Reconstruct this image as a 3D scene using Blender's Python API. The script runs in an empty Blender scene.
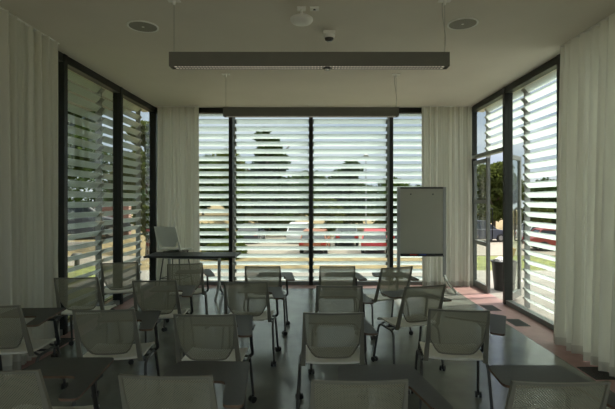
import bpy, bmesh, math, random
from mathutils import Vector, Matrix
R = math.radians
sc = bpy.context.scene
COL = sc.collection
rnd = random.Random(7)

# ------------------------------------------------------------------ materials
def nd(m, t, **kw):
    n = m.node_tree.nodes.new(t)
    for k, v in kw.items():
        setattr(n, k, v)
    return n

def pmat(name, col, rough=.5, metal=0., noise=0., nscale=8., spec=.5, bump=0.):
    m = bpy.data.materials.new(name); m.use_nodes = True
    b = m.node_tree.nodes['Principled BSDF']; L = m.node_tree.links
    b.inputs['Roughness'].default_value = rough
    b.inputs['Metallic'].default_value = metal
    b.inputs['Specular IOR Level'].default_value = spec
    tc = nd(m, 'ShaderNodeTexCoord')
    n = nd(m, 'ShaderNodeTexNoise'); n.inputs['Scale'].default_value = nscale; n.inputs['Detail'].default_value = 4
    L.new(tc.outputs['Object'], n.inputs['Vector'])
    r = nd(m, 'ShaderNodeValToRGB')
    k = noise
    r.color_ramp.elements[0].position = .3; r.color_ramp.elements[1].position = .7
    r.color_ramp.elements[0].color = [max(0, c*(1-k)) for c in col] + [1]
    r.color_ramp.elements[1].color = [min(1, c*(1+k)) for c in col] + [1]
    L.new(n.outputs['Fac'], r.inputs['Fac'])
    L.new(r.outputs['Color'], b.inputs['Base Color'])
    if bump:
        bp = nd(m, 'ShaderNodeBump'); bp.inputs['Strength'].default_value = bump; bp.inputs['Distance'].default_value = .01
        L.new(n.outputs['Fac'], bp.inputs['Height']); L.new(bp.outputs['Normal'], b.inputs['Normal'])
    return m

def emat(name, col, s):
    m = bpy.data.materials.new(name); m.use_nodes = True
    b = m.node_tree.nodes['Principled BSDF']
    b.inputs['Base Color'].default_value = col + (1,)
    b.inputs['Emission Color'].default_value = col + (1,)
    b.inputs['Emission Strength'].default_value = s
    return m

def front(m, f):
    """fresnel on the outer faces of a pane only (no total reflection inside it)"""
    L = m.node_tree.links
    g = nd(m, 'ShaderNodeNewGeometry'); i = nd(m, 'ShaderNodeMath', operation='SUBTRACT'); i.inputs[0].default_value = 1
    L.new(g.outputs['Backfacing'], i.inputs[1])
    k = nd(m, 'ShaderNodeMath', operation='MULTIPLY'); L.new(f.outputs[0], k.inputs[0]); L.new(i.outputs[0], k.inputs[1])
    return k.outputs[0]

def glassmat(name, tint, refl=1.0):
    m = bpy.data.materials.new(name); m.use_nodes = True
    nt = m.node_tree; nt.nodes.clear(); L = nt.links
    o = nd(m, 'ShaderNodeOutputMaterial'); mx = nd(m, 'ShaderNodeMixShader')
    t = nd(m, 'ShaderNodeBsdfTransparent'); t.inputs['Color'].default_value = tint + (1,)
    g = nd(m, 'ShaderNodeBsdfGlossy'); g.inputs['Roughness'].default_value = .0
    f = nd(m, 'ShaderNodeFresnel'); f.inputs['IOR'].default_value = 1.5
    L.new(front(m, f), mx.inputs[0]); L.new(t.outputs[0], mx.inputs[1]); L.new(g.outputs[0], mx.inputs[2])
    L.new(mx.outputs[0], o.inputs['Surface'])
    return m

def sheet(name, tr, df, ft=.6, transp=0., gloss=0., weave=0.):
    """cloth / frosted glass: translucent + diffuse (+ transparent + glossy)"""
    m = bpy.data.materials.new(name); m.use_nodes = True
    nt = m.node_tree; nt.nodes.clear(); L = nt.links
    o = nd(m, 'ShaderNodeOutputMaterial')
    a = nd(m, 'ShaderNodeBsdfTranslucent'); a.inputs['Color'].default_value = tr + (1,)
    d = nd(m, 'ShaderNodeBsdfDiffuse'); d.inputs['Color'].default_value = df + (1,)
    mx = nd(m, 'ShaderNodeMixShader'); mx.inputs[0].default_value = ft
    L.new(d.outputs[0], mx.inputs[1]); L.new(a.outputs[0], mx.inputs[2])
    last = mx
    if weave:
        tc = nd(m, 'ShaderNodeTexCoord'); n = nd(m, 'ShaderNodeTexNoise')
        n.inputs['Scale'].default_value = 20.; n.inputs['Detail'].default_value = 5
        mp = nd(m, 'ShaderNodeMapping'); mp.inputs['Scale'].default_value = (1, 1, .08)
        L.new(tc.outputs['Object'], mp.inputs['Vector']); L.new(mp.outputs[0], n.inputs['Vector'])
        r = nd(m, 'ShaderNodeMapRange'); r.inputs['To Min'].default_value = ft-weave; r.inputs['To Max'].default_value = ft+weave
        L.new(n.outputs['Fac'], r.inputs['Value']); L.new(r.outputs[0], mx.inputs[0])
    if transp:
        t = nd(m, 'ShaderNodeBsdfTransparent'); m2 = nd(m, 'ShaderNodeMixShader'); m2.inputs[0].default_value = transp
        L.new(last.outputs[0], m2.inputs[1]); L.new(t.outputs[0], m2.inputs[2]); last = m2
    if gloss:
        g = nd(m, 'ShaderNodeBsdfGlossy'); g.inputs['Roughness'].default_value = .12
        f = nd(m, 'ShaderNodeFresnel'); f.inputs['IOR'].default_value = 1.45
        m3 = nd(m, 'ShaderNodeMixShader')
        L.new(front(m, f), m3.inputs[0]); L.new(last.outputs[0], m3.inputs[1]); L.new(g.outputs[0], m3.inputs[2]); last = m3
    L.new(last.outputs[0], o.inputs['Surface'])
    return m

def netmat(name, col, pitch, thr):
    """woven chair mesh: real holes by an object-space pattern"""
    m = bpy.data.materials.new(name); m.use_nodes = True
    nt = m.node_tree; L = nt.links
    nt.nodes.clear(); o = nd(m, 'ShaderNodeOutputMaterial'); b = nd(m, 'ShaderNodeMixShader'); b.inputs[0].default_value = .35
    for k_, t_ in ((1, 'ShaderNodeBsdfDiffuse'), (2, 'ShaderNodeBsdfTranslucent')):
        q = nd(m, t_); q.inputs['Color'].default_value = col + (1,); L.new(q.outputs[0], b.inputs[k_])
    tc = nd(m, 'ShaderNodeTexCoord'); sx = nd(m, 'ShaderNodeSeparateXYZ'); L.new(tc.outputs['Object'], sx.inputs[0])
    def sn(out, sc_):
        k = nd(m, 'ShaderNodeMath', operation='MULTIPLY'); k.inputs[1].default_value = sc_
        L.new(out, k.inputs[0]); s = nd(m, 'ShaderNodeMath', operation='SINE'); L.new(k.outputs[0], s.inputs[0]); return s
    a = sn(sx.outputs['X'], 2*math.pi/pitch); c = sn(sx.outputs['Z'], 2*math.pi/pitch)
    p = nd(m, 'ShaderNodeMath', operation='MULTIPLY'); L.new(a.outputs[0], p.inputs[0]); L.new(c.outputs[0], p.inputs[1])
    g = nd(m, 'ShaderNodeMath', operation='GREATER_THAN'); g.inputs[1].default_value = thr; L.new(p.outputs[0], g.inputs[0])
    t = nd(m, 'ShaderNodeBsdfTransparent'); mx = nd(m, 'ShaderNodeMixShader')
    L.new(g.outputs[0], mx.inputs[0]); L.new(b.outputs[0], mx.inputs[1]); L.new(t.outputs[0], mx.inputs[2])
    L.new(mx.outputs[0], o.inputs['Surface'])
    return m

def brickmat(name, c1, c2, mortar, scale):
    m = pmat(name, c1, .85); b = m.node_tree.nodes['Principled BSDF']; L = m.node_tree.links
    tc = nd(m, 'ShaderNodeTexCoord'); k = nd(m, 'ShaderNodeTexBrick'); k.inputs['Scale'].default_value = scale
    mp = nd(m, 'ShaderNodeMapping'); mp.inputs['Rotation'].default_value = (R(90), 0, 0)
    k.inputs['Color1'].default_value = c1 + (1,); k.inputs['Color2'].default_value = c2 + (1,); k.inputs['Mortar'].default_value = mortar + (1,)
    L.new(tc.outputs['Object'], mp.inputs[0]); L.new(mp.outputs[0], k.inputs['Vector']); L.new(k.outputs['Color'], b.inputs['Base Color'])
    return m

M = dict(
    ceil=pmat('ceiling_paint', (.67, .625, .545), .75, noise=.03, nscale=1.5),
    wall=pmat('wall_paint', (.5, .49, .45), .8, noise=.03),
    floor=pmat('polished_floor', (.19, .20, .18), .18, noise=.2, nscale=2.2, spec=.5),
    strip=pmat('terracotta_strip', (.36, .215, .205), .55, noise=.12, nscale=5),
    vent=pmat('vent_metal', (.035, .038, .035), .7, noise=.1),
    alu=pmat('dark_aluminium', (.013, .014, .013), .4, noise=.1, spec=.3),
    altr=pmat('grey_aluminium', (.2, .21, .2), .45, metal=.3, noise=.06),
    glass=glassmat('window_glass', (.885, .915, .89)),
    louv=sheet('frosted_louvre_glass', (.865, .925, .905), (.80, .865, .84), ft=.70, transp=.24, gloss=1),
    carr=pmat('carrier_metal', (.30, .31, .30), .45, metal=.4, noise=.05),
    curt=sheet('curtain_cloth', (.86, .84, .755), (.72, .705, .64), ft=.24, transp=.015, weave=.15),
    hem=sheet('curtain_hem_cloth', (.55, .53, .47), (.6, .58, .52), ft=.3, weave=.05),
    lampb=pmat('lamp_housing', (.145, .142, .115), .5, noise=.04),
    lampd=emat('lamp_diffuser', (1., .9, .74), .12),
    white=pmat('white_plastic', (.82, .81, .76), .45, noise=.03),
    lens=pmat('dark_lens', (.05, .05, .05), .15),
    grille=pmat('speaker_grille', (.27, .26, .22), .7, noise=.12, nscale=160),
    wire=pmat('steel_wire', (.35, .34, .31), .35, metal=.7, noise=.05),
    flex=pmat('white_flex', (.5, .48, .42), .5, noise=.03),
    seat=pmat('seat_plastic', (.80, .78, .70), .4, noise=.04),
    back=pmat('back_plastic', (.21, .2, .16), .45, noise=.05),
    net=netmat('chair_net', (.33, .32, .245), .0125, .46),
    tube=pmat('dark_tube', (.10, .10, .095), .35, metal=.5, noise=.05),
    blk=pmat('black_plastic', (.02, .02, .02), .4, noise=.1),
    lam=pmat('grey_laminate', (.075, .078, .075), .5, noise=.05, nscale=30, spec=.22),
    ply=pmat('plywood_edge', (.14, .085, .055), .6, noise=.2, nscale=20),
    ttop=pmat('table_laminate', (.05, .054, .054), .5, noise=.06, spec=.2),
    tleg=pmat('table_leg_metal', (.33, .34, .33), .35, metal=.6, noise=.04),
    shell=pmat('stool_shell', (.84, .84, .78), .4, noise=.03),
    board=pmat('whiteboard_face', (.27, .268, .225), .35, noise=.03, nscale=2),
    chrome=pmat('chrome', (.55, .55, .52), .18, metal=.9, noise=.03),
    red=pmat('red_marker', (.4, .04, .03), .4), blue=pmat('blue_marker', (.04, .07, .3), .4),
    bin=pmat('bin_plastic', (.025, .027, .025), .45, noise=.15),
    paper=pmat('paper_litter', (.75, .74, .72), .7, noise=.1, nscale=12),
    card=pmat('brown_card', (.5, .3, .13), .7, noise=.1, nscale=12),
    conc=pmat('pale_concrete', (.22, .205, .18), .85, noise=.12, nscale=3, bump=.1),
    dry=pmat('dry_grass', (.17, .13, .06), .95, noise=.4, nscale=3, bump=.5),
    lawn=pmat('lawn_grass', (.12, .135, .035), .95, noise=.4, nscale=5, bump=.5),
    gravel=pmat('car_park_gravel', (.19, .168, .135), .9, noise=.15, nscale=4, bump=.2),
    bark=pmat('bark', (.10, .075, .05), .9, noise=.3, nscale=9, bump=.5),
    brick=brickmat('red_brick', (.30, .11, .075), (.24, .09, .06), (.35, .28, .24), 5.),
    tyre=pmat('tyre_rubber', (.015, .015, .015), .7), hub=pmat('wheel_hub', (.4, .4, .4), .3, metal=.8),
    cglass=pmat('car_glass', (.02, .025, .03), .08),
    tail=pmat('tail_light', (.3, .02, .02), .3), head=pmat('head_light', (.7, .7, .68), .15),
    steel=pmat('galvanised_steel', (.25, .26, .26), .45, metal=.4, noise=.08),
)
for k, c in dict(a=(.045, .068, .02), b=(.032, .052, .018), c=(.07, .085, .025)).items():
    M['leaf_'+k] = sheet('foliage_'+k, (c[0]*1.3, c[1]*1.4, c[2]), c, ft=.35)

# ------------------------------------------------------------------ geometry helpers
def ob(name, bm, mats, parent=None, loc=None, smooth=False, bevel=0., ang=35):
    me = bpy.data.meshes.new(name)
    bmesh.ops.recalc_face_normals(bm, faces=bm.faces[:])
    if bevel:
        es = [e for e in bm.edges if len(e.link_faces) == 2 and e.calc_face_angle(0) > R(40)]
        bmesh.ops.bevel(bm, geom=es, offset=bevel, segments=2, affect='EDGES', profile=.5)
    bm.to_mesh(me); bm.free()
    for m in (mats if isinstance(mats, (list, tuple)) else [mats]):
        me.materials.append(M[m])
    if smooth:
        me.polygons.foreach_set('use_smooth', [True]*len(me.polygons))
        me.set_sharp_from_angle(angle=R(ang))
    o = bpy.data.objects.new(name, me); COL.objects.link(o)
    if parent: o.parent = parent
    if loc is not None: o.location = loc
    return o

def link(name, me, parent=None, loc=(0, 0, 0), rz=0.):
    o = bpy.data.objects.new(name, me); COL.objects.link(o)
    o.parent = parent; o.location = loc; o.rotation_euler = (0, 0, rz)
    return o

def empty(name, label, cat, loc=(0, 0, 0), rz=0., group=None):
    o = bpy.data.objects.new(name, None); COL.objects.link(o)
    o.empty_display_size = .1
    o.location = loc; o.rotation_euler = (0, 0, rz)
    o['label'] = label; o['category'] = cat
    if group: o['group'] = group
    return o

def tag(o, label, cat, group=None, kind=None):
    o['label'] = label; o['category'] = cat
    if group: o['group'] = group
    if kind: o['kind'] = kind
    return o

def struct(o, label=None, cat=None):
    o['kind'] = 'structure'
    if label: o['label'] = label
    if cat: o['category'] = cat
    return o

def box(bm, x0, x1, y0, y1, z0, z1, mi=0):
    v = [bm.verts.new(p) for p in ((x0,y0,z0),(x1,y0,z0),(x1,y1,z0),(x0,y1,z0),(x0,y0,z1),(x1,y0,z1),(x1,y1,z1),(x0,y1,z1))]
    for f in ((0,3,2,1),(4,5,6,7),(0,1,5,4),(1,2,6,5),(2,3,7,6),(3,0,4,7)):
        bm.faces.new([v[i] for i in f]).material_index = mi
    return v

def B(*a):
    bm = bmesh.new(); box(bm, *a); return bm

def tube(bm, pts, rad, n=8, cap=True, mi=0):
    pts = [Vector(p) for p in pts]
    rads = rad if isinstance(rad, (list, tuple)) else [rad]*len(pts)
    rings = []; up = None
    for i, p in enumerate(pts):
        t = (pts[min(i+1, len(pts)-1)] - pts[max(i-1, 0)]).normalized()
        if up is None:
            up = Vector((0, 0, 1)) if abs(t.z) < .9 else Vector((1, 0, 0))
        a = t.cross(up).normalized(); b = a.cross(t).normalized(); up = b
        rings.append([bm.verts.new(p + (a*math.cos(2*math.pi*k/n) + b*math.sin(2*math.pi*k/n))*rads[i]) for k in range(n)])
    for r0, r1 in zip(rings, rings[1:]):
        for k in range(n):
            bm.faces.new((r0[k], r0[(k+1) % n], r1[(k+1) % n], r1[k])).material_index = mi
    if cap:
        bm.faces.new(rings[0][::-1]).material_index = mi; bm.faces.new(rings[-1]).material_index = mi

def rounded(pts, r, seg=4):
    """round the inner corners of a polyline"""
    pts = [Vector(p) for p in pts]; out = [pts[0]]
    for a, b, c in zip(pts, pts[1:], pts[2:]):
        d0 = (a-b); d1 = (c-b); rr = min(r, d0.length*.48, d1.length*.48)
        p0 = b + d0.normalized()*rr; p1 = b + d1.normalized()*rr
        for k in range(seg+1):
            t = k/seg
            out.append(p0*(1-t)**2 + b*2*t*(1-t) + p1*t*t)
    return out + [pts[-1]]

def round_poly(pts, r, seg=4):
    out = []; n = len(pts)
    for i in range(n):
        a, b, c = Vector(pts[i-1]), Vector(pts[i]), Vector(pts[(i+1) % n])
        rr = r[i] if isinstance(r, (list, tuple)) else r
        d0 = a-b; d1 = c-b; rr = min(rr, d0.length*.45, d1.length*.45)
        p0 = b+d0.normalized()*rr; p1 = b+d1.normalized()*rr
        for k in range(seg+1):
            t = k/seg; out.append(p0*(1-t)**2 + b*2*t*(1-t) + p1*t*t)
    return out

def prism(bm, poly, z0, z1, mi_top=0, mi_side=0, f=lambda x, y, z: (x, y, z)):
    lo = [bm.verts.new(f(p[0], p[1], z0)) for p in poly]; hi = [bm.verts.new(f(p[0], p[1], z1)) for p in poly]
    n = len(poly)
    bm.faces.new(hi).material_index = mi_top; bm.faces.new(lo[::-1]).material_index = mi_top
    for i in range(n):
        bm.faces.new((lo[i], lo[(i+1) % n], hi[(i+1) % n], hi[i])).material_index = mi_side

def lathe(bm, prof, c=(0, 0, 0), n=24, mi=0):
    rings = []
    for r, z in prof:
        if r < 1e-6: rings.append([bm.verts.new((c[0], c[1], c[2]+z))])
        else: rings.append([bm.verts.new((c[0]+r*math.cos(2*math.pi*k/n), c[1]+r*math.sin(2*math.pi*k/n), c[2]+z)) for k in range(n)])
    for a, b in zip(rings, rings[1:]):
        for k in range(n):
            k2 = (k+1) % n
            if len(a) == 1 and len(b) == 1: continue
            if len(a) == 1: fs = (a[0], b[k2], b[k])
            elif len(b) == 1: fs = (a[k], a[k2], b[0])
            else: fs = (a[k], a[k2], b[k2], b[k])
            bm.faces.new(fs).material_index = mi

# ------------------------------------------------------------------ room dimensions
EYE = 1.65; H = 3.437
XL, XR, YB, YF = -3.10, 3.03, 8.47, -1.6
MOD = 1.555
OUT = .30      # louvre plane distance beyond the glass
GZ = -.10      # outside ground

# floor, strip, ceiling, wall behind
SW_L, SW_R, SW_B = .27, .47, .34
ix0, ix1, iy1 = XL+SW_L, XR-SW_R, YB-SW_B
struct(ob('floor', B(ix0, ix1, YF, iy1, -.12, 0), 'floor'), 'polished dark grey floor in the middle of the room', 'floor')
bm = bmesh.new()
box(bm, XL-.05, ix0, YF, YB+.05, -.12, .001); box(bm, ix1, XR+.05, YF, YB+.05, -.12, .001); box(bm, ix0, ix1, iy1, YB+.05, -.12, .001)
struct(ob('trim_1', bm, 'strip'), 'reddish floor border along the windows', 'floor border')
struct(ob('ceiling', B(XL-.40, XR+.40, YF-.15, YB+.40, H, H+.25), 'ceil'), 'plain pale ceiling', 'ceiling')
bm = bmesh.new()
box(bm, XL-.12, XL+.05, YF-.12, YF, -.12, H); box(bm, XR-.05, XR+.12, YF-.12, YF, -.12, H)
box(bm, XL+.05, XR-.05, YF-.12, YF, 3.3, H); box(bm, XL+.05, XR-.05, YF-.12, YF, -.12, .05)
struct(ob('wall_front', bm, 'wall'), 'unseen end wall behind the camera, opened up to let daylight in', 'wall')
bm = bmesh.new()
for x in (-3.05, -1.55, -.05, 1.45, 2.93): box(bm, x, x+.05, YF-.09, YF-.02, .05, 3.3)
o = struct(ob('window_20', bm, 'alu'), 'unseen wide window added behind the camera for daylight', 'window')  # unseen glazing, added to bring daylight in from behind
bm = bmesh.new(); box(bm, -3.0, 2.93, YF-.06, YF-.052, .05, 3.3); ob('pane', bm, 'glass', o)
y0w = YB-4*MOD
struct(ob('roof', B(XL-2.9, XL-.40, YF-.15, YB+.40, H+.02, H+.25), 'altr'), 'unseen overhang added to shade the left louvres', 'roof')  # added out of view to keep skylight off the left louvres
struct(ob('wall_left', B(XL-.12, XL, YF, y0w, -.12, H), 'wall'), 'plain left wall near the camera', 'wall')
struct(ob('wall_right', B(XR, XR+.12, YF, y0w, -.12, H), 'wall'), 'plain right wall near the camera', 'wall')

# ------------------------------------------------------------------ windows
def place(kind, a, d, z):
    """wall coords -> world: a along the wall, d outward"""
    if kind == 'back': return (a, YB+d, z)
    if kind == 'left': return (XL-d, a, z)
    return (XR+d, a, z)

def wbox(bm, kind, a0, a1, d0, d1, z0, z1, mi=0):
    p, q = place(kind, a0, d0, z0), place(kind, a1, d1, z1)
    box(bm, min(p[0], q[0]), max(p[0], q[0]), min(p[1], q[1]), max(p[1], q[1]), z0, z1, mi)

wn = [0]
def window(kind, a0, a1, label, z0=0., z1=H, bot=.07):
    wn[0] += 1
    bm = bmesh.new(); w = .037
    wbox(bm, kind, a0, a0+w, -.04, .09, z0, z1); wbox(bm, kind, a1-w, a1, -.04, .09, z0, z1)
    wbox(bm, kind, a0+w, a1-w, -.03, .08, z1-.10, z1)
    if bot: wbox(bm, kind, a0+w, a1-w, -.02, .08, z0, z0+bot, 1)
    o = struct(ob('window_%d' % wn[0], bm, ['alu', 'altr']), label, 'window')
    g = bmesh.new(); wbox(g, kind, a0+w, a1-w, .02, .028, z0+bot, z1-.10)
    ob('pane', g, 'glass', o)
    return o

bx = [XL, -1.632, -.078, 1.477, XR]
for i in range(4):
    window('back', bx[i], bx[i+1], ['back window beside the left corner curtain', 'back window left of the central mullion',
           'back window right of the central mullion', 'back window behind the whiteboard'][i])
sy = [YB-.045-MOD*0, YB-MOD, YB-2*MOD, YB-3*MOD, YB-4*MOD]
for i in range(4):
    window('left', sy[i+1], sy[i], ['left window beside the back corner', 'left window beside the long near curtain',
           'left window hidden by the near curtain', 'left window behind the camera end of the curtain'][i])
for i in range(1, 4):
    window('right', sy[i+1], sy[i], ['', 'right window with louvres outside, between door and curtain',
           'right window hidden by the near curtain', 'right window behind the camera end of the curtain'][i])
TR = 2.44
window('right', sy[1], sy[0], 'right window over the glazed door', TR, H, bot=.06)

# ------------------------------------------------------------------ door under the transom
def leaf(parent, L, rz, loc, flip, rails, open_=False):
    """leaf along local +Y from hinge, thickness in X"""
    bm = bmesh.new(); s = .065; h = TR-.05; t = .025
    box(bm, -t, t, 0, s, .015, h); box(bm, -t, t, L-s, L, .015, h)
    box(bm, -t, t, s, L-s, h-.07, h); box(bm, -t, t, s, L-s, .015, .13)
    for r in rails: box(bm, -t, t, s, L-s, r-.035, r+.035)
    o = ob('door_leaf', bm, 'altr', parent, loc); o.rotation_euler = (0, 0, rz)
    zs = [.13] + [v for r in sorted(rails) for v in (r-.035, r+.035)] + [h-.07]
    g = bmesh.new()
    for a, b in zip(zs[::2], zs[1::2]): box(g, -.004, .004, s, L-s, a, b)
    ob('pane', g, 'glass', o)
    hb = bmesh.new()
    for sgn in (-1, 1):
        if not open_ and sgn > 0: continue
        y = L-.035
        tube(hb, rounded([(sgn*t, y, .95), (sgn*.075, y, .95), (sgn*.075, y, 1.5), (sgn*t, y, 1.5)], .03), .011, 8)
    ob('handle', hb, 'alu', o, smooth=True)
    return o
bm = bmesh.new()
wbox(bm, 'right', sy[1], sy[1]+.05, -.03, .08, 0, TR); wbox(bm, 'right', sy[0]-.05, sy[0], -.03, .08, 0, TR)
d1 = struct(ob('door_1', bm, 'alu'), 'glazed double door in the right wall, one leaf open', 'door')
LW = (MOD-.045-.10)/2
o = leaf(d1, LW-.004, R(180), (XR+.03, sy[0]-.052, 0), False, [.86, 1.62])
o = leaf(d1, LW-.004, R(-40), (XR+.045, sy[1]+.052, 0), True, [], True)

# ------------------------------------------------------------------ louvre screens
NS = int((H-.02)/.15)
def louvre(kind, a0, a1, label, z0=0.):
    p = place(kind, (a0+a1)/2, OUT, z0)
    e = empty('louvre_screen', label, 'louvre', p, group='frosted glass louvre screens outside the windows')
    bm = bmesh.new(); w, th, tilt = .111, .009, R(47)
    ca, sa = math.cos(tilt), math.sin(tilt)
    g = .022
    zc = .08
    zz = []
    while zc < H-.03:
        if zc-.05 > z0: zz.append(zc)
        zc += .15
    for z in zz:
        # section in (d, z): along the blade (outward & down), normal (outward & up)
        q = []
        for u, v in ((-w/2, -th/2), (w/2, -th/2), (w/2, th/2), (-w/2, th/2)):
            q.append((OUT + u*ca + v*sa, z - u*sa + v*ca))
        va = [bm.verts.new(Vector(place(kind, a0+g, d, zz_)) - Vector(p)) for d, zz_ in q]
        vb = [bm.verts.new(Vector(place(kind, a1-g, d, zz_)) - Vector(p)) for d, zz_ in q]
        bm.faces.new(va); bm.faces.new(vb[::-1])
        for k in range(4): bm.faces.new((va[k], va[(k+1) % 4], vb[(k+1) % 4], vb[k]))
    ob('slats', bm, 'louv', e)
    for a, s in ((a0, 1), (a1, -1)):
        bm = bmesh.new()
        def wb(b0, b1, d0, d1, zz0, zz1):
            n0 = len(bm.verts)
            wbox(bm, kind, min(b0, b1), max(b0, b1), d0, d1, zz0, zz1)
            bm.verts.ensure_lookup_table()
            for v in bm.verts[n0:]: v.co -= Vector(p)
        wb(a+s*.004, a+s*.018, OUT-.012, OUT+.075, max(GZ, z0) if z0 else GZ, H)
        for z in zz:          # tilted bracket holding each blade end
            q = [(OUT + u*ca + v*sa, z - u*sa + v*ca) for u, v in ((-.05, -.016), (.05, -.016), (.05, -.0045), (-.05, -.0045))]
            va = [bm.verts.new(Vector(place(kind, a+s*.004, d, z_)) - Vector(p)) for d, z_ in q]
            vb = [bm.verts.new(Vector(place(kind, a+s*.055, d, z_)) - Vector(p)) for d, z_ in q]
            bm.faces.new(va); bm.faces.new(vb[::-1])
            for k in range(4): bm.faces.new((va[k], va[(k+1) % 4], vb[(k+1) % 4], vb[k]))
        ob('carrier', bm, 'carr', e)
    return e
bl = [-3.187, -1.632, -.078, 1.477, 3.032]
for i in range(4):
    louvre('back', bl[i], bl[i+1], 'frosted glass louvre screen outside the back ' + ['window beside the left corner curtain',
        'window left of the central mullion', 'window right of the central mullion', 'window behind the whiteboard'][i])
ly = [YB-k*MOD for k in range(5)]
for i in range(4):
    louvre('left', ly[i+1], ly[i], 'frosted glass louvre screen outside the left ' + ['window beside the back corner', 'window beside the long near curtain',
        'window hidden by the curtain', 'window at the camera end of the curtain'][i])
for i in range(1, 4):
    louvre('right', ly[i+1], ly[i], 'frosted glass louvre screen outside the right ' + ['', 'window between door and curtain',
        'window hidden by the curtain', 'window at the camera end of the curtain'][i])
louvre('right', ly[1], ly[0], 'short frosted glass louvre screen above the glazed door', TR+.02)

# ------------------------------------------------------------------ curtains
def curtain(label, p0, p1, nfold, amp, inward, seed, lean=0.):
    rr = random.Random(seed)
    p0, p1 = Vector(p0), Vector(p1); d = p1-p0; L = d.length; d.normalize(); nrm = Vector(inward)
    nu = nfold*14; zs = [.10, .35, .8, 1.3, 1.9, 2.5, 3.0, 3.25, H-.015]
    ph = [rr.uniform(-.9, .9) for _ in range(nfold+2)]; am = [rr.uniform(.55, 1.25) for _ in range(nfold+2)]
    def pt(u, z):
        x = u*nfold; k = int(min(x, nfold-1e-6)); t = x-k
        a = am[k]*(1-t) + am[k+1]*t; pp = ph[k]*(1-t)+ph[k+1]*t
        zf = z/H
        w = amp*(1.15-.55*zf)*a*math.sin(2*math.pi*x + pp*(1-zf)*1.3) +   .022*math.sin(2*math.pi*x*2.3+seed+1.2*zf) + .012*math.sin(2*math.pi*x*4.1+seed*2)
        s = .018*math.sin(2*math.pi*x*.5+seed+zf*2.)*(1-zf)
        return p0 + d*(u*L + s) + nrm*(w + lean*(1-zf)) + Vector((0, 0, z))
    def surf(z_list, off=0.):
        bm = bmesh.new(); g = [[bm.verts.new(pt(i/nu, z) + nrm*off) for i in range(nu+1)] for z in z_list]
        for a, b in zip(g, g[1:]):
            for i in range(nu): bm.faces.new((a[i], a[i+1], b[i+1], b[i]))
        return bm
    c = ob('curtain', surf(zs), 'curt', smooth=True, ang=180)
    tag(c, label, 'curtain', 'sheer cream curtains')
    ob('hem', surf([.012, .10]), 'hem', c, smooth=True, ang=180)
    bm = bmesh.new(); q0, q1 = p0+Vector((0, 0, H-.014)), p1+Vector((0, 0, H-.014))
    t = nrm*.03
    v = [bm.verts.new(x) for x in (q0-t, q1-t, q1+t, q0+t)] + [bm.verts.new(x+Vector((0, 0, .013))) for x in (q0-t, q1-t, q1+t, q0+t)]
    for f in ((0,1,2,3),(4,5,6,7),(0,1,5,4),(1,2,6,5),(2,3,7,6),(3,0,4,7)): bm.faces.new([v[i] for i in f])
    ob('track', bm, 'white', c)
    return c
curtain('long sheer cream curtain along the left wall, nearest the camera', (XL+.16, 2.3, 0), (XL+.16, 4.97, 0), 20, .075, (1, 0, 0), 3)
curtain('sheer cream curtain in the back left corner behind the stool', (XL+.10, YB-.15, 0), (-2.215, YB-.15, 0), 7, .055, (0, -1, 0), 5)
curtain('sheer cream curtain in the back right corner beside the whiteboard', (2.03, YB-.17, 0), (XR-.04, YB-.17, 0), 8, .062, (0, -1, 0), 8)
curtain('long sheer cream curtain along the right wall, nearest the camera', (XR-.15, 2.3, 0), (XR-.15, 5.06, 0), 18, .07, (-1, 0, 0), 11, .06)

# ------------------------------------------------------------------ floor vents in the border
def vent(x, y, label, w=.20, l=.34):
    e = empty('floor_vent', label, 'floor vent', (x, y, .001), group='floor vents in the border')
    bm = bmesh.new(); b = .015
    box(bm, -w/2, w/2, -l/2, -l/2+b, 0, .004); box(bm, -w/2, w/2, l/2-b, l/2, 0, .004)
    box(bm, -w/2, -w/2+b, -l/2+b, l/2-b, 0, .004); box(bm, w/2-b, w/2, -l/2+b, l/2-b, 0, .004)
    ob('frame', bm, 'vent', e)
    bm = bmesh.new(); n = 12
    for i in range(n):
        y0 = -l/2+b + (l-2*b)*(i+.2)/n
        box(bm, -w/2+b, w/2-b, y0, y0+(l-2*b)/n*.6, 0, .003)
    ob('grate', bm, 'vent', e)
vent(2.68, 6.66, 'dark floor vent in the reddish border nearest the open door')
vent(2.72, 5.86, 'dark floor vent in the right border behind a chair tablet')
vent(2.69, 4.15, 'dark floor vent in the right border at the foot of the near curtain', .22, .30)
vent(XL+.14, 5.02, 'dark floor vent in the left border beside the near curtain', .20, .36)

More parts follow.
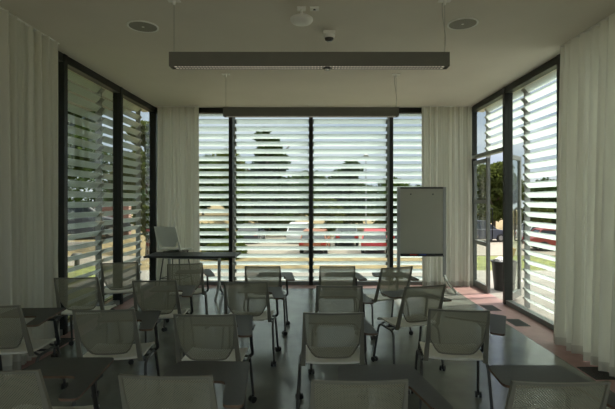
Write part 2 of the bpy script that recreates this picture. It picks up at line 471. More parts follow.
# ------------------------------------------------------------------ pendant lamps
def lamp(y, cx, label):
    e = empty('pendant_lamp', label, 'pendant lamp', (cx, y, 2.83), group='long pendant lamps')
    L = 2.475; hh = .125; dp = .10
    bm = bmesh.new()
    box(bm, -L/2, L/2, 0, .008, 0, hh); box(bm, -L/2, L/2, dp-.008, dp, 0, hh)
    box(bm, -L/2, -L/2+.008, .008, dp-.008, 0, hh); box(bm, L/2-.008, L/2, .008, dp-.008, 0, hh)
    box(bm, -L/2+.008, L/2-.008, .008, dp-.008, .03, hh-.02)
    ob('housing', bm, 'lampb', e)
    bm = bmesh.new(); n = 88
    box(bm, -L/2+.04, L/2-.04, .010, dp-.010, .004, .009)
    ob('diffuser', bm, 'lampd', e)
    bm = bmesh.new()
    for i in range(n):
        x = -L/2+.06 + (L-.12)*(i+.5)/n
        box(bm, x-.005, x+.005, .008, dp-.008, -.001, .003)
    box(bm, -L/2+.008, L/2-.008, .046, .054, -.001, .0035)
    ob('louvre_grid', bm, 'lampb', e)
    dz = H-2.83
    for x, wavy in ((-L/2+.03, False), (L/2-.03, True)):
        bm = bmesh.new(); box(bm, x-.055, x+.055, dp/2-.03, dp/2+.03, dz-.012, dz-.001); lathe(bm, [(0, dz-.05), (.012, dz-.045), (.014, dz-.012)], (x, dp/2, 0), 12)
        ob('ceiling_plate', bm, 'white', e)
        bm = bmesh.new(); tube(bm, [(x, dp/2, hh-.02), (x, dp/2, dz-.04)], .0022, 6)
        ob('cable', bm, 'wire', e)
        if wavy:
            bm = bmesh.new()
            tube(bm, [(x-.012+.014*math.sin(t*5.2), dp/2-.012, hh-.02+(dz-.035-hh+.02)*t) for t in [k/14 for k in range(15)]], .005, 6)
            ob('power_flex', bm, 'flex', e, smooth=True)
    return e, dp
lamp(3.84, -.05, 'long grey pendant lamp nearer the camera')
lamp(6.13, -.056, 'long grey pendant lamp closer to the back windows')
bm = bmesh.new(); lathe(bm, [(0, -.018), (.03, -.016), (.036, -.006), (.036, 0)], (0, 0, 0), 18)
s = ob('sensor', bm, 'lens', bpy.data.objects['pendant_lamp'], (.16, .05, 0))

# ------------------------------------------------------------------ ceiling fittings
def speaker(x, y, r, label):
    bm = bmesh.new(); lathe(bm, [(r*.88, -.008), (r*.93, -.014), (r, -.010), (r, -.0005)], (0, 0, 0), 40)
    o = ob('ceiling_speaker', bm, 'white', smooth=True); o.location = (x, y, H)
    tag(o, label, 'ceiling speaker', 'round ceiling speakers')
    bm = bmesh.new(); lathe(bm, [(0, -.009), (r*.5, -.009), (r*.885, -.007)], (0, 0, 0), 40)
    ob('grille', bm, 'grille', o)
    bm = bmesh.new(); lathe(bm, [(0, -.012), (.012, -.011), (.014, -.009)], (0, 0, 0), 16); ob('badge', bm, 'white', o)
speaker(-1.767, 4.48, .155, 'round ceiling speaker left of the near pendant lamp')
speaker(1.494, 4.41, .152, 'round ceiling speaker right of the near pendant lamp')
e = empty('ceiling_access_point', 'white domed disc hanging from a small ceiling bracket', 'wireless device', (-.125, 4.06, H))
bm = bmesh.new(); box(bm, -.04, .04, -.04, .04, -.012, -.001); tube(bm, [(0, 0, -.012), (0, 0, -.085)], .012, 10); ob('bracket', bm, 'white', e)
bm = bmesh.new(); lathe(bm, [(0, -.082), (.085, -.085), (.105, -.098), (.106, -.115), (.09, -.135), (.055, -.148), (0, -.152)], (0, 0, 0), 32); ob('disc', bm, 'white', e, smooth=True)
o = ob('socket_plate', B(-.042, .042, -.042, .042, -.012, -.001), 'white', bevel=.003); o.location = (-.005, 4.06, H)
tag(o, 'small square white plate on the ceiling beside the hanging disc', 'ceiling plate')
ob('knob', B(-.012, .012, -.012, .012, -.018, -.012), 'lens', o)
e = empty('motion_detector', 'small white detector with a dark domed lens on the ceiling', 'detector', (.15, 4.62, H))
ob('base', B(-.065, .065, -.05, .05, -.04, -.001), 'white', e, bevel=.005)
bm = bmesh.new(); lathe(bm, [(.058, -.04), (.058, -.062), (.05, -.075)], (0, 0, 0), 24); lathe(bm, [(0, -.041), (.058, -.041)], (0, 0, 0), 24); ob('collar', bm, 'white', e, smooth=True)
bm = bmesh.new(); lathe(bm, [(.05, -.07), (.044, -.092), (.025, -.105), (0, -.108)], (0, 0, 0), 24); ob('lens', bm, 'lens', e, smooth=True)

# ------------------------------------------------------------------ chair meshes (shared)
HW = .213; ZS, ZT = .455, .86
def bp(u, s, off=0.):
    """point on the back surface; u in metres across, s 0..1 up"""
    z = ZS + (ZT-ZS)*s
    y = -.195 - .135*s - .02*math.sin(math.pi*s)*0 - .022*(1-(u/HW)**2)*min(1, s*1.3) + off
    return Vector((u, y, z))
def keep(o):
    me = o.data; bpy.data.objects.remove(o); return me
def strip_solid(bm, outer, inner, t):
    """solid ribbon between two (u,s) polylines, thickness t"""
    f = [[(bm.verts.new(bp(*a, -t/2)), bm.verts.new(bp(*b, -t/2)), bm.verts.new(bp(*b, t/2)), bm.verts.new(bp(*a, t/2)))] for a, b in zip(outer, inner)]
    f = [x[0] for x in f]
    for p, q in zip(f, f[1:]):
        for k in range(4): bm.faces.new((p[k], p[(k+1) % 4], q[(k+1) % 4], q[k]))
    bm.faces.new(f[0]); bm.faces.new(f[-1][::-1])
def hwid(s):
    if s > .40: return .192 + (HW-.008-.192)*(s-.40)/.60
    return .138 + (.192-.138)*(max(s-.15, 0)/.25)
SB = .13
def make_back(hw_arm=True):
    bm = bmesh.new()
    for sg in (-1, 1):
        S = [1., .9, .75, .6, .47, .35, .2, .08, -.06]
        outer = [(sg*(HW+.020*(1-s)), s) for s in S]
        wd = [.015, .016, .019, .024, .028, .030, .032, .034, .034]
        inner = [(sg*(HW+.020*(1-s)-w), s) for s, w in zip(S, wd)]
        strip_solid(bm, outer, inner, .020)
    N = 12
    us = [-HW+2*HW*i/N for i in range(N+1)]
    strip_solid(bm, [(u, 1.0) for u in us], [(u, .968) for u in us], .016)
    for sg in (-1, 1): tube(bm, [bp(sg*(hwid(.40)-.004), .40), bp(sg*(HW-.004), .42)], .009, 6)
    path = [(hwid(.95)+.004, .97), (hwid(.8)+.004, .8), (hwid(.6)+.002, .6), (hwid(.47), .47), (hwid(.40), .40), (hwid(.28), .28), (hwid(.2), .2), (.125, .135), (.10, .115), (.05, .105), (0, .103)]
    full = [(u, s) for u, s in path] + [(-u, s) for u, s in path[::-1][1:]]
    tube(bm, [bp(u, s) for u, s in full], .0065, 6)
    return keep(ob('backrest_frame', bm, 'back', smooth=True, bevel=0))
def make_net():
    bm = bmesh.new(); ss = [.118, .2, .28, .40, .47, .6, .75, .9, .97]; N = 10; g = []
    for s in ss:
        w = max(hwid(max(s, .14)), .12) if s > .13 else .115
        g.append([bm.verts.new(bp(-w+2*w*i/N, s)) for i in range(N+1)])
    for a, b in zip(g, g[1:]):
        for i in range(N): bm.faces.new((a[i], a[i+1], b[i+1], b[i]))
    return keep(ob('mesh_panel', bm, 'net', smooth=True))
def make_seat():
    bm = bmesh.new(); NX, NY = 12, 10; W = .225; y0, y1 = -.205, .245
    def top(i, j):
        u = -1+2*i/NX; v = j/NY
        y = y0 + (y1-y0)*v
        w = W*(1-.10*(1-v)**2*0 - .06*max(0, v-.8)/.2*1)
        x = u*w
        z = .452 + .012*abs(u)**3 - .012*(1-u*u)*math.sin(math.pi*v) - .035*max(0, (v-.75)/.25)**2 + .012*max(0, (.2-v)/.2)
        return Vector((x, y, z))
    T = [[bm.verts.new(top(i, j)) for i in range(NX+1)] for j in range(NY+1)]
    Bt = [[bm.verts.new(top(i, j) - Vector((0, 0, .016))) for i in range(NX+1)] for j in range(NY+1)]
    for j in range(NY):
        for i in range(NX):
            bm.faces.new((T[j][i], T[j][i+1], T[j+1][i+1], T[j+1][i])); bm.faces.new((Bt[j][i], Bt[j+1][i], Bt[j+1][i+1], Bt[j][i+1]))
    for i in range(NX):
        bm.faces.new((T[0][i], Bt[0][i], Bt[0][i+1], T[0][i+1])); bm.faces.new((T[NY][i], T[NY][i+1], Bt[NY][i+1], Bt[NY][i]))
    for j in range(NY):
        bm.faces.new((T[j][0], T[j+1][0], Bt[j+1][0], Bt[j][0])); bm.faces.new((T[j][NX], Bt[j][NX], Bt[j+1][NX], T[j+1][NX]))
    return keep(ob('seat', bm, 'seat', smooth=True, ang=50))
def make_legframe(sg):
    bm = bmesh.new()
    pts = rounded([(sg*.262, -.215, .062), (sg*.243, -.165, .41), (sg*.243, .135, .41), (sg*.262, .215, .062)], .06, 5)
    tube(bm, pts, .0115, 8)
    tube(bm, [(sg*.243, -.13, .413), (sg*.20, -.13, .436)], .009, 6); tube(bm, [(sg*.243, .10, .413), (sg*.20, .10, .425)], .009, 6)
    return keep(ob('leg_frame', bm, 'tube', smooth=True))
def make_cross():
    bm = bmesh.new()
    tube(bm, [(-.243, .0, .41), (.243, .0, .41)], .010, 8); box(bm, -.15, .15, -.10, .12, .417, .427)
    return keep(ob('cross_bar', bm, 'tube'))
def make_caster():
    bm = bmesh.new()
    for x in (-.016, .016):      # twin wheels
        n = 14; a = [bm.verts.new((x-.009, .026*math.cos(2*math.pi*k/n)-.008, .026+.026*math.sin(2*math.pi*k/n))) for k in range(n)]
        b = [bm.verts.new((v.co.x+.018, v.co.y, v.co.z)) for v in a]
        bm.faces.new(a); bm.faces.new(b[::-1])
        for k in range(n): bm.faces.new((a[k], a[(k+1) % n], b[(k+1) % n], b[k]))
    tube(bm, [(-.014, -.008, .026), (.014, -.008, .026)], .008, 8)
    tube(bm, [(0, -.006, .03), (0, 0, .07)], .010, 8)
    return keep(ob('caster', bm, 'blk'))
TPX, TPY = .262, .06
TZ = .68
def make_tablet():
    poly = [(-.165, .33), (.265, .33), (.335, -.23), (.235, -.23), (.185, .045), (-.185, .045)]
    bm = bmesh.new(); pl = round_poly(poly, [.05, .035, .03, .03, .04, .05], 4)
    pl = [(p[0]-TPX, p[1]-TPY) for p in [(q.x, q.y) for q in [Vector((a[0], a[1])) for a in pl]]]
    prism(bm, pl, -.014, 0, 0, 1)
    return keep(ob('tablet', bm, ['lam', 'ply']))
def make_post():
    bm = bmesh.new()
    tube(bm, rounded([(.243, .105, .41), (.272, .105, .43), (.268, .085, .50), (TPX, TPY, TZ-.03)], .02, 4), .0135, 8)
    box(bm, TPX-.035, TPX+.03, TPY-.06, TPY+.06, TZ-.032, TZ-.0145)
    return keep(ob('tablet_post', bm, 'blk'))
ME = dict(back=make_back(), net=make_net(), seat=make_seat(), ll=make_legframe(-1), lr=make_legframe(1), cross=make_cross(),
          cast=make_caster(), tab=make_tablet(), post=make_post())

def chair(xpx, ypx, rot, label, tab=0., trot=0., ty=0.):
    """position of the middle of the backrest's top edge -> chair origin on the floor"""
    z = (EYE-ZT)*436/(ypx-200); X = (xpx-315)*z/436
    r = R(rot); c, s = math.cos(r), math.sin(r)
    loc = (X - .345*s, z + .345*c, 0)
    e = empty('tablet_chair' if tab is not None else 'mesh_back_chair', label, 'chair', loc, r, 'mesh-back chairs in rows')
    link('seat', ME['seat'], e)
    b = link('backrest_frame', ME['back'], e); link('mesh_panel', ME['net'], b)
    link('cross_bar', ME['cross'], e)
    rr = random.Random(int(xpx*7+ypx))
    for k, sg in (('ll', -1), ('lr', 1)):
        lf = link('leg_frame', ME[k], e)
        for y in (-.215, .215):
            link('caster', ME['cast'], lf, (sg*.262, y, 0), rr.uniform(-1.2, 1.2))
    if tab is not None:
        p = link('tablet_post', ME['post'], e)
        link('tablet', ME['tab'], e, (TPX+tab, TPY+ty, TZ), R(trot))
    return e

# back row
chair(120, 262.6, 19, 'mesh-back chair without tablet beside the left window, left of the long table', None)
chair(185, 263.7, 13, 'mesh-back tablet chair directly in front of the long dark table', .03)
chair(262.4, 266.3, 0, 'mesh-back tablet chair near the back window, left of its central mullion', .05)
chair(337.4, 266.3, 0, 'mesh-back tablet chair near the back window, right of its central mullion', .04)
chair(398, 267.2, 22, 'mesh-back tablet chair turned left in front of the whiteboard', .12, -20, -.05)
# second row
chair(75.6, 277.6, 7, 'mesh-back chair without tablet at the left border beside the near curtain', None)
chair(154, 280.5, 3, 'mesh-back tablet chair in line behind the one at the long table', 0.)
chair(245.5, 282, 0, 'mesh-back tablet chair in the second row, standing just left of the centre file', .03)
chair(339.6, 286, 0, 'middle chair of the three standing one behind another in the centre', 0.)
chair(426.5, 285.8, 18, 'mesh-back tablet chair turned left between whiteboard chair and right border', .03)
# third row
chair(-11, 306, 3, 'third-row tablet chair cut by the left picture edge, on the border by the curtain', -.05)
chair(103, 310, 6, 'third-row tablet chair standing second from the left curtain', -.02)
chair(203.8, 314.6, 0, 'third-row tablet chair standing left of the centre chair file', -.02)
chair(333.5, 312.8, 0, 'nearest fully seen chair of the three in the centre file', 0.)
chair(459.6, 310, -7, 'third-row tablet chair on the right, its tablet swung toward the right border', .12, -25, -.06)
# front row
chair(-9, 371, 0, 'front-row tablet chair cut by the lower left corner of the picture', 0.)
chair(164, 376.2, -2, 'front-row tablet chair second from the left, cut by the lower edge', 0.)
chair(360, 381, 0, 'front-row tablet chair in the centre, cut by the lower edge', .11, 2)
chair(563, 382.6, 0, 'front-row tablet chair in the lower right corner beside the right border', .10)

# ------------------------------------------------------------------ table and stool
e = empty('table', 'long dark-topped table near the back left corner', 'table', (-2.035, 7.35, 0))
bm = bmesh.new(); box(bm, -.745, .745, -.29, .29, .708, .74); ob('tabletop', bm, 'ttop', e, bevel=.004)
for x in (-.42, .42):
    bm = bmesh.new()
    tube(bm, [(x, 0, .70), (x, 0, .26)], .026, 12)
    for sg in (-1, 1):
        tube(bm, rounded([(x, 0, .30), (x, sg*.05, .16), (x, sg*.27, .035)], .08, 5), [.024]*7+[.018], 10)
        lathe(bm, [(0, 0), (.02, 0), (.022, .02), (.012, .04)], (x, sg*.265, 0), 12)
    box(bm, x-.04, x+.04, -.22, .22, .69, .7075)
    ob('leg', bm, 'tleg', e, smooth=True)
ob('beam', B(-.38, .38, -.02, .02, .655, .695), 'tleg', e)

e = empty('stool', 'tall pale stool with a solid back behind the long table', 'stool', (-2.52, 7.90, 0), R(-16))
DZ = .325
me = ME['seat'].copy(); me.materials.clear(); me.materials.append(M['shell']); o = link('seat', me, e, (0, 0, DZ))
me = ME['back'].copy(); me.materials.clear(); me.materials.append(M['shell']); o = link('backrest_frame', me, e, (0, 0, DZ))
me = ME['net'].copy(); me.materials.clear(); me.materials.append(M['shell']); link('back_panel', me, o)
for sx in (-1, 1):
    for s_ in (-1, 1):
        bm = bmesh.new(); tube(bm, [(sx*.15, s_*.13, .735), (sx*.225, s_*.21, .0)], .011, 8); ob('leg', bm, 'tube', e, smooth=True)
bm = bmesh.new(); k = .25/.735; fx, fy = .225-.075*k, .21-.08*k
tube(bm, [(-fx, -fy, .25), (fx, -fy, .25)], .008, 6); tube(bm, [(-fx, fy, .25), (fx, fy, .25)], .008, 6); tube(bm, [(-fx, -fy, .25), (-fx, fy, .25)], .008, 6); tube(bm, [(fx, -fy, .25), (fx, fy, .25)], .008, 6)
ob('foot_rail', bm, 'tube', e)
ob('seat_bracket', B(-.17, .17, -.15, .15, .715, .728), 'tube', e)

# ------------------------------------------------------------------ whiteboard
e = empty('whiteboard', 'mobile whiteboard on a stand in front of the right back curtain', 'whiteboard', (1.93, 7.9, 0))
W2, zb, zt = .415, .65, 1.885
ob('board', B(-W2+.03, W2-.03, -.012, .012, zb+.02, zt-.02), 'board', e)
bm = bmesh.new(); box(bm, -W2+.028, W2-.028, -.018, .018, zt-.03, zt); box(bm, -W2+.028, W2-.028, -.018, .018, zb, zb+.03); ob('frame', bm, 'alu', e)
for sx in (-1, 1):
    bm = bmesh.new(); box(bm, sx*W2-.028, sx*W2+.028, -.02, .02, .26, zt); ob('post', bm, 'steel', e, bevel=.004)
    bm = bmesh.new()
    for s_ in (-1, 1):
        tube(bm, rounded([(sx*W2, 0, .30), (sx*(W2+.03), s_*.06, .17), (sx*(W2+.13), s_*.27, .025)], .06, 5), .02, 8)
        lathe(bm, [(0, 0), (.024, 0), (.024, .03), (.01, .045)], (sx*(W2+.13), s_*.27, 0), 12)
    ob('foot', bm, 'chrome', e, smooth=True)
ob('tray', B(-W2+.028, W2-.028, -.08, -.019, zb-.012, zb+.004), 'alu', e)
for i, x in enumerate((-.20, .20)):
    bm = bmesh.new(); tube(bm, [(x, -.03, zt-.13), (x, -.012, zt-.13)], .013, 10); ob('peg', bm, 'blk', e)
for x, m, lb in ((-.22, 'red', 'red'), (-.06, 'blue', 'blue'), (.10, 'blk', 'black')):
    bm = bmesh.new(); tube(bm, [(0, 0, 0), (.13, 0, 0)], .009, 8)
    o = ob('marker', bm, m, smooth=True); o.location = (1.93+x, 7.9-.05, zb+.0132)
    tag(o, lb + ' marker pen lying on the whiteboard tray', 'marker pen', 'marker pens on the whiteboard tray')

# ------------------------------------------------------------------ outside ground
LOW = -1.7
def gz(x, y):
    k = min(1, max(0, (y-13.5)/12.5)) * min(1, max(0, (x+9)/2))
    return GZ + (LOW-GZ)*k
def land(name, xs, ys, mat, label, cat, lift=0., thick=.25):
    """a piece of ground following the slope down to the car park"""
    bm = bmesh.new()
    T = [[bm.verts.new((x, y, gz(x, y)+lift)) for x in xs] for y in ys]; D = [[bm.verts.new((x, y, gz(x, y)+lift-thick)) for x in xs] for y in ys]
    for j in range(len(ys)-1):
        for i in range(len(xs)-1):
            bm.faces.new((T[j][i], T[j][i+1], T[j+1][i+1], T[j+1][i])); bm.faces.new((D[j][i], D[j+1][i], D[j+1][i+1], D[j][i+1]))
    for i in range(len(xs)-1):
        bm.faces.new((T[0][i], D[0][i], D[0][i+1], T[0][i+1])); bm.faces.new((T[-1][i], T[-1][i+1], D[-1][i+1], D[-1][i]))
    for j in range(len(ys)-1):
        bm.faces.new((T[j][0], T[j+1][0], D[j+1][0], D[j][0])); bm.faces.new((T[j][-1], D[j][-1], D[j+1][-1], T[j+1][-1]))
    return struct(ob(name, bm, mat), label, cat)
land('ground', [-90, -9, -8.5, -8, -7.5, -7, 120], [-40, 13.5, 16, 18.5, 21, 23.5, 26, 160], 'dry', 'dry grass ground around the building', 'ground')
bm = bmesh.new(); box(bm, -4.9, 9.5, YB+.1, 10.6, GZ, -.06); box(bm, XR+.1, 9.5, -9, YB+.1, GZ, -.06); box(bm, XL-3., XR+.1, -9, YF-.14, GZ, -.06)  # last box: unseen rear paving, added to bounce sunlight into the room
struct(ob('pavement', bm, 'conc'), 'pale concrete pavement outside the back and right windows, with unseen rear paving added to bounce light', 'pavement')
land('car_park', [-6.9, 70], [26.2, 40], 'gravel', 'pale gravel car park beyond the back windows', 'car park', .02, .1)
bm = bmesh.new(); prism(bm, [(-4.95, 11.4), (-4.95, 13.4), (-9.2, 13.5), (-9.2, 18), (-30, 18), (-34, 17.8), (-16, 11.4)], GZ, GZ+.03)
struct(ob('garden_path', bm, 'gravel'), 'pale path beyond the left windows', 'path')
bm = bmesh.new(); prism(bm, [(-3.6, -6), (-3.6, YB), (-5, 11.38), (-16, 11.38), (-16, -6)], GZ, GZ+.02)
struct(ob('lawn', bm, 'lawn'), 'green lawn outside the left windows', 'lawn')
land('lawn', [3.2, 60], [10.7, 13.5, 16, 18.5, 21, 23.5, 26], 'lawn', 'green lawn between the right pavement and the parked cars', 'lawn', .02, .1)

# ------------------------------------------------------------------ bin by the door
e = empty('waste_bin', 'black waste bin full of litter outside the open door', 'waste bin', (3.60, 8.3, -.06))
bm = bmesh.new(); lathe(bm, [(0, 0), (.17, 0), (.18, .015), (.225, .52), (.24, .525), (.24, .555), (.21, .555), (.205, .52), (.165, .03), (0, .03)], (0, 0, 0), 28); ob('tub', bm, 'bin', e, smooth=True)
for i, (x, y, r_) in enumerate(((-.10, -.02, .078), (-.01, .115, .066), (.03, -.115, .068))):
    bm = bmesh.new(); bmesh.ops.create_icosphere(bm, subdivisions=3, radius=r_)
    rr = random.Random(i)
    for v in bm.verts: v.co *= 1+rr.uniform(-.16, .10)
    for v in bm.verts: v.co += Vector((x, y, .555))
    o = ob('crumpled_paper', bm, 'paper'); o.location = (3.60, 8.3, -.06)
    tag(o, 'crumpled pale paper on top of the black waste bin', 'litter', 'crumpled papers in the waste bin')
bm = bmesh.new(); box(bm, -.055, .055, -.04, .04, -.13, .15); o = ob('carton', bm, 'card', bevel=.004); o.location = (3.72, 8.31, .60); o.rotation_euler = (R(12), R(14), .4)
tag(o, 'brown carton sticking out of the black waste bin', 'carton')

# ------------------------------------------------------------------ garden things
e = empty('bollard_light', 'low dark bollard beside the path beyond the left window', 'bollard', (-5.95, 10.9, GZ))
bm = bmesh.new(); lathe(bm, [(0, 0), (.09, 0), (.09, .015), (.06, .03), (.06, .30), (0, .30)], (0, 0, 0), 20); ob('post', bm, 'tube', e)
bm = bmesh.new(); lathe(bm, [(.05, .30), (.05, .36)], (0, 0, 0), 16); ob('lens', bm, 'white', e)
bm = bmesh.new(); lathe(bm, [(0, .36), (.13, .36), (.14, .375), (.10, .42), (0, .43)], (0, 0, 0), 20); ob('cap', bm, 'tube', e)
o = struct(ob('garden_wall', B(-10.8, -9.1, 21.3, 21.6, GZ, 1.5), 'brick'), 'low red brick wall beyond the left windows', 'garden wall')
ob('coping', B(-10.85, -9.05, 21.25, 21.65, 1.5, 1.58), 'conc', o)
def px(xp, y): return (xp-315)*y/436
e = empty('street_lamp', 'slim street lamp rising above the car park trees', 'street lamp', (px(366, 40.6), 40.6, LOW))
bm = bmesh.new(); tube(bm, [(0, 0, 0), (0, 0, 7.3)], [.07, .045], 10); lathe(bm, [(0, 0), (.13, 0), (.13, .02), (.08, .1)], (0, 0, 0), 14); ob('pole', bm, 'steel', e, smooth=True)
bm = bmesh.new(); lathe(bm, [(0, 7.2), (.14, 7.25), (.26, 7.45), (.28, 7.5), (.12, 7.62), (0, 7.65)], (0, 0, 0), 18); ob('lamp_head', bm, 'steel', e, smooth=True)

def px(xp, y): return (xp-315)*y/436
def foliage(bm, blobs, n, size, seed):
    rr = random.Random(seed); tot = sum(b[3]**2 for b in blobs)
    for bx_, by_, bz_, br in blobs:
        for _ in range(int(n*br*br/tot)):
            while True:
                d = Vector((rr.uniform(-1, 1), rr.uniform(-1, 1), rr.uniform(-1, 1)))
                if .05 < d.length < 1: break
            d = d.normalized()*(rr.random()**.38)
            c = Vector((bx_, by_, bz_)) + Vector((d.x, d.y, d.z*.85))*br
            a = Vector((rr.gauss(0, 1), rr.gauss(0, 1), rr.gauss(0, 1))).normalized()
            b = a.cross(Vector((rr.gauss(0, 1), rr.gauss(0, 1), rr.gauss(0, 1)))).normalized()
            s = size*rr.uniform(.6, 1.3)
            p0, p1, p2, p3 = c-a*s, c+b*s*.45, c+a*s, c-b*s*.45
            bm.faces.new([bm.verts.new(p) for p in (p0, p1, p2, p3)])

def tree(x, y, h, w, mat, seed, label, cat='tree', n=5200, shape='round', size=.16):
    rr = random.Random(seed)
    e = empty('tree' if cat == 'tree' else 'shrub', label, cat, (x, y, gz(x, y)), group='trees beyond the car park' if cat == 'tree' else 'shrubs around the car park')
    blobs = []; z0 = h*.16 if cat == 'tree' else h*.12
    for i in range(16 if cat == 'tree' else 9):
        t = rr.random()
        zz = z0 + (h-z0)*t
        if shape == 'cone': rad = w/2*(1.05-t)
        else: rad = w/2*math.sin(math.pi*(.15+.75*t))
        a = rr.uniform(0, 6.28); q = rr.random()**.5*rad*.75
        br = min(w*.26, max(.25, rad*.62))
        blobs.append((math.cos(a)*q, math.sin(a)*q, min(zz, h-br*.85), br))
    bm = bmesh.new(); foliage(bm, blobs, n, size, seed); ob('foliage', bm, mat, e)
    bm = bmesh.new(); r0 = max(.04, w*.03)
    tube(bm, [(0, 0, 0), (.05, .02, h*.25), (-.04, .05, h*.5), (.02, 0, h*.8)], [r0, r0*.8, r0*.55, r0*.2], 8)
    for i in range(5):
        a = i*1.3+seed; z = h*(.25+.09*i)
        tube(bm, [(0, 0, z), (math.cos(a)*w*.15, math.sin(a)*w*.15, z+h*.08), (math.cos(a)*w*.3, math.sin(a)*w*.3, z+h*.2)], [r0*.5, r0*.35, r0*.1], 6)
    ob('trunk', bm, 'bark', e)
    return e
for i, (x, y, h, w, m, lb) in enumerate(((-8.6, 4.6, 12.5, 6.6, 'leaf_a', 'tall tree close to the left side, hidden by the near curtain'),
    (-9.2, 11.9, 12.5, 7.0, 'leaf_b', 'tall tree close to the building beyond the nearer left window'),
    (-13.2, 19.6, 11.5, 7.0, 'leaf_a', 'tall tree farther off beyond the far left window'))):
    tree(x, y, h, w, m, 60+i, lb, n=13000, size=.27)
def px(xp, y): return (xp-315)*y/436
tree(px(266, 48.5), 48.5, 12.0, 10.2, 'leaf_b', 1, 'tallest tree, seen behind the left middle back window', shape='cone', n=20000, size=.31)
tree(px(349, 48), 48, 7.6, 6.6, 'leaf_b', 2, 'rounded tree beyond the right middle back window', n=11000, size=.27)
tree(px(203, 50.5), 50.5, 6.9, 4.8, 'leaf_a', 3, 'small tree seen beside the back left corner curtain', n=9000, size=.26)
tree(px(312, 58.5), 58.5, 7.2, 6.4, 'leaf_a', 4, 'tree straight behind the central back mullion', n=9000, size=.26)
tree(px(392, 52), 52, 6.0, 7.0, 'leaf_a', 5, 'low tree right of the street lamp', n=9000, size=.26)
tree(px(226, 60), 60, 8.8, 7.4, 'leaf_c', 6, 'yellow-green tree left of and behind the tallest tree', n=9000, size=.28)
tree(px(494, 46), 46, 7.4, 6.2, 'leaf_c', 9, 'rounded yellow-green tree seen through the open door', n=11000, size=.26)
tree(px(556, 52), 52, 6.0, 7.0, 'leaf_b', 12, 'low dark tree beyond the right louvred window', n=9000, size=.26)
for i, (xp, y, h, w, m, lb) in enumerate(((52, 31, 6.0, 5.5, 'leaf_a', 'bushy tree beyond the left window beside the near curtain'),
    (110, 30, 5.2, 5., 'leaf_b', 'dark tree beyond the mullion between the left windows'), (147, 17, 5.2, 2.6, 'leaf_c', 'bright slim tree at the back end of the left windows'),)):
    tree(px(xp, y), y, h, w, m, 20+i, lb, n=5200)
k = 0
for xp, y, h, w, m, lb in ((196, 40.6, 5.6, 3.7, 'leaf_b', 'round shrub left end of the car park, by the corner curtain'), (240, 40.2, 5.2, 3.7, 'leaf_a', 'leafy shrub behind the left back mullion'),
    (285, 40.3, 5.0, 3.6, 'leaf_b', 'dark shrub below the tallest tree'), (327, 40.2, 4.8, 3.5, 'leaf_c', 'yellow-green shrub right of the central back mullion'),
    (386, 42.6, 5.0, 3.5, 'leaf_a', 'shrub beside the street lamp foot'), (418, 41, 4.8, 3.5, 'leaf_b', 'dark shrub behind the right back mullion'),
    (206, 29, 1.5, 2.3, 'leaf_b', 'low dark shrub at the left end of the car park'), (240, 27.3, 1.2, 1.7, 'leaf_a', 'low leafy shrub at the car park edge, right of the left back mullion'),
    (225, 13.0, .5, 1.3, 'leaf_c', 'small low shrub at the near edge of the grass bank'), (540, 42.5, 3.2, 5.0, 'leaf_c', 'shrub behind the cars beyond the right window')):
    tree(px(xp, y), y, h, w, m, 40+k, lb, 'shrub', n=5000, size=.2 if h > 1 else .07); k += 1

# ------------------------------------------------------------------ cars
def car(x, y, rz, col, label, suv=0.):
    key = 'car_paint_%d' % len(bpy.data.materials)
    M[key] = pmat(key, col, .3, noise=.02, spec=.6)
    e = empty('car', label, 'car', (x, y, gz(x, y)+.02), R(rz), 'parked cars')
    h = suv
    prof = [(-2.05, .32), (-2.1, .55), (-2.05, .82+h*.5), (-1.9, .9+h*.6), (-.95, .93+h*.5), (1.05, .9+h*.5), (1.95, .74+h*.5), (2.1, .6), (2.12, .32), (1.72, .26), (1.58, .52), (1.3, .62), (1.02, .52), (.9, .24), (-.9, .24), (-1.02, .52), (-1.3, .62), (-1.58, .52), (-1.72, .26)]
    bm = bmesh.new(); prism(bm, prof, -.84, .84, f=lambda a, b, c: (a, c, b)); ob('body', bm, key, e, bevel=.05)
    cab = [(-1.85-h*.2, .88+h*.5), (-1.35-h*.6, 1.36+h), (.15, 1.4+h), (.95, .88+h*.5)]
    def cf(a, b, c):
        k_ = (b-.88-h*.5)/(.52+h*.5); return (a, c*(1-.16*k_), b)
    bm = bmesh.new(); prism(bm, cab, -.78, .78, f=cf); ob('windows', bm, 'cglass', e)
    bm = bmesh.new()
    rz0, rz1 = 1.345+h, 1.425+h
    prism(bm, [(-1.42-h*.6, rz0), (-1.28-h*.55, rz1), (.08, rz1+.03), (.26, rz0)], -.68, .68, f=lambda a, b, c: (a, c, b))
    for sg in (-1, 1):
        for (a0, b0), (a1, b1) in (((-1.86-h*.2, .88+h*.5), (-1.38-h*.6, 1.36+h)), ((-.45, .88+h*.5), (-.45, 1.38+h)), ((.97, .88+h*.5), (.2, 1.39+h))):
            tube(bm, [(a0, sg*.775, b0), (a1, sg*.665, b1)], .04, 6)
    ob('roof', bm, key, e)
    for wx in (-1.3, 1.3):
        for sg in (-1, 1):
            bm = bmesh.new(); tube(bm, [(wx, sg*.66, .32), (wx, sg*.86, .32)], .31, 18); w_ = ob('wheel', bm, 'tyre', e)
            bm = bmesh.new(); tube(bm, [(wx, sg*.855, .32), (wx, sg*.875, .32)], .19, 14); ob('hub', bm, 'hub', w_)
    for sg in (-1, 1):
        ob('tail_light', B(-2.13, -2.02, sg*.66-.13, sg*.66+.13, .62+h*.3, .78+h*.4), 'tail', e)
        ob('head_light', B(2.0, 2.13, sg*.62-.17, sg*.62+.17, .56, .68), 'head', e)
    return e
car(px(375, 28.6), 28.6, 82, (.32, .015, .02), 'red car parked beyond the right middle back window')
car(px(316, 28.4), 28.4, 84, (.22, .075, .03), 'rust-brown car parked behind the central back mullion')
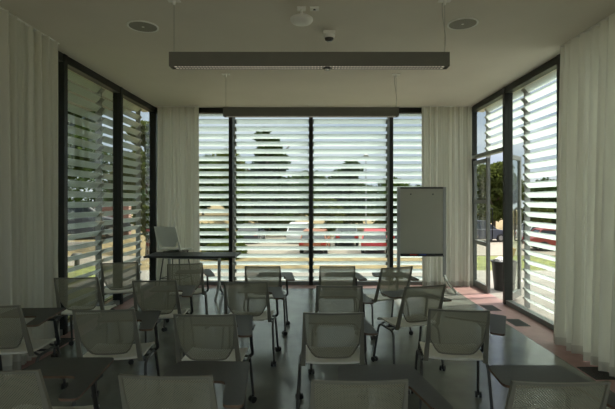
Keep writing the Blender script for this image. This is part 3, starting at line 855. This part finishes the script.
car(px(300, 35.2), 35.2, 86, (.55, .56, .58), 'silver car at the far side of the car park', .1)
car(px(402, 32), 32, 80, (.03, .035, .05), 'dark car parked partly behind the whiteboard', .15)
car(px(346, 33.0), 33.0, 88, (.10, .11, .12), 'dark grey car behind and left of the red car', .0)
car(px(252, 35.0), 35.0, 88, (.04, .045, .06), 'dark blue car below the tallest tree')
car(px(480, 35), 35, 14, (.04, .045, .065), 'dark off-road car seen through the open door', .25)
car(px(545, 34), 34, 8, (.35, .36, .38), 'grey car beyond the right louvred window', .1)
car(px(560, 29), 29, -8, (.22, .03, .03), 'dark red car beyond the right louvred window', .0)
car(px(82, 19.8), 19.8, 20, (.03, .035, .045), 'black car beyond the left window', .1)

# ------------------------------------------------------------------ world, sun, camera
w = bpy.data.worlds.new('sky'); sc.world = w; w.use_nodes = True
nt = w.node_tree; nt.nodes.clear(); L = nt.links
def wn_(t): return nt.nodes.new(t)
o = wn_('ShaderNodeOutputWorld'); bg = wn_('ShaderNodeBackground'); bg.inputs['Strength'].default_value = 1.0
tc = wn_('ShaderNodeTexCoord'); sep = wn_('ShaderNodeSeparateXYZ'); L.new(tc.outputs['Generated'], sep.inputs[0])
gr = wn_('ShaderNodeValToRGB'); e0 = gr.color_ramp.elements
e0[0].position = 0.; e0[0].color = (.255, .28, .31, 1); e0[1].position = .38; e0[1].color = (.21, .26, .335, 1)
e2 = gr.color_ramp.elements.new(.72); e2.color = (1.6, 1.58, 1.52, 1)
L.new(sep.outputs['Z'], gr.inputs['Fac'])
mp = wn_('ShaderNodeMapping'); mp.inputs['Scale'].default_value = (2, 2, 9); L.new(tc.outputs['Generated'], mp.inputs[0])
nz = wn_('ShaderNodeTexNoise'); nz.inputs['Scale'].default_value = 1.7; nz.inputs['Detail'].default_value = 6; L.new(mp.outputs[0], nz.inputs['Vector'])
cr = wn_('ShaderNodeValToRGB'); cr.color_ramp.elements[0].position = .45; cr.color_ramp.elements[1].position = .68
L.new(nz.outputs['Fac'], cr.inputs['Fac'])
mx = wn_('ShaderNodeMix'); mx.data_type = 'RGBA'; mx.blend_type = 'MULTIPLY'; mx.inputs['Factor'].default_value = 1
cr.color_ramp.elements[0].color = (.95, .97, 1., 1); cr.color_ramp.elements[1].color = (1.4, 1.33, 1.25, 1)
L.new(gr.outputs['Color'], mx.inputs[6]); L.new(cr.outputs['Color'], mx.inputs[7])
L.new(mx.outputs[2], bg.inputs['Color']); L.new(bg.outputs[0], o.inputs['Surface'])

sun = bpy.data.lights.new('sun', 'SUN'); sun.energy = 2.5; sun.angle = R(.6); sun.color = (1, .93, .80)
so = bpy.data.objects.new('sun', sun); COL.objects.link(so); so.location = (12, 16, 20)
so.rotation_euler = Vector((-.62, -.13, -.78)).to_track_quat('-Z', 'Y').to_euler()

cam = bpy.data.cameras.new('camera'); cam.sensor_width = 36; cam.lens = 436/615*36
cam.shift_x = -7.5/615; cam.shift_y = -4.5/615; cam.clip_start = .05; cam.clip_end = 400
co = bpy.data.objects.new('camera', cam); COL.objects.link(co); co.location = (0, 0, EYE); co.rotation_euler = (R(90), 0, 0)
sc.camera = co
vs = sc.view_settings; sc.display_settings.display_device = 'sRGB'
vs.view_transform = 'Standard'; vs.look = 'None'; vs.gamma = 1; vs.use_curve_mapping = False; vs.exposure = 1.42
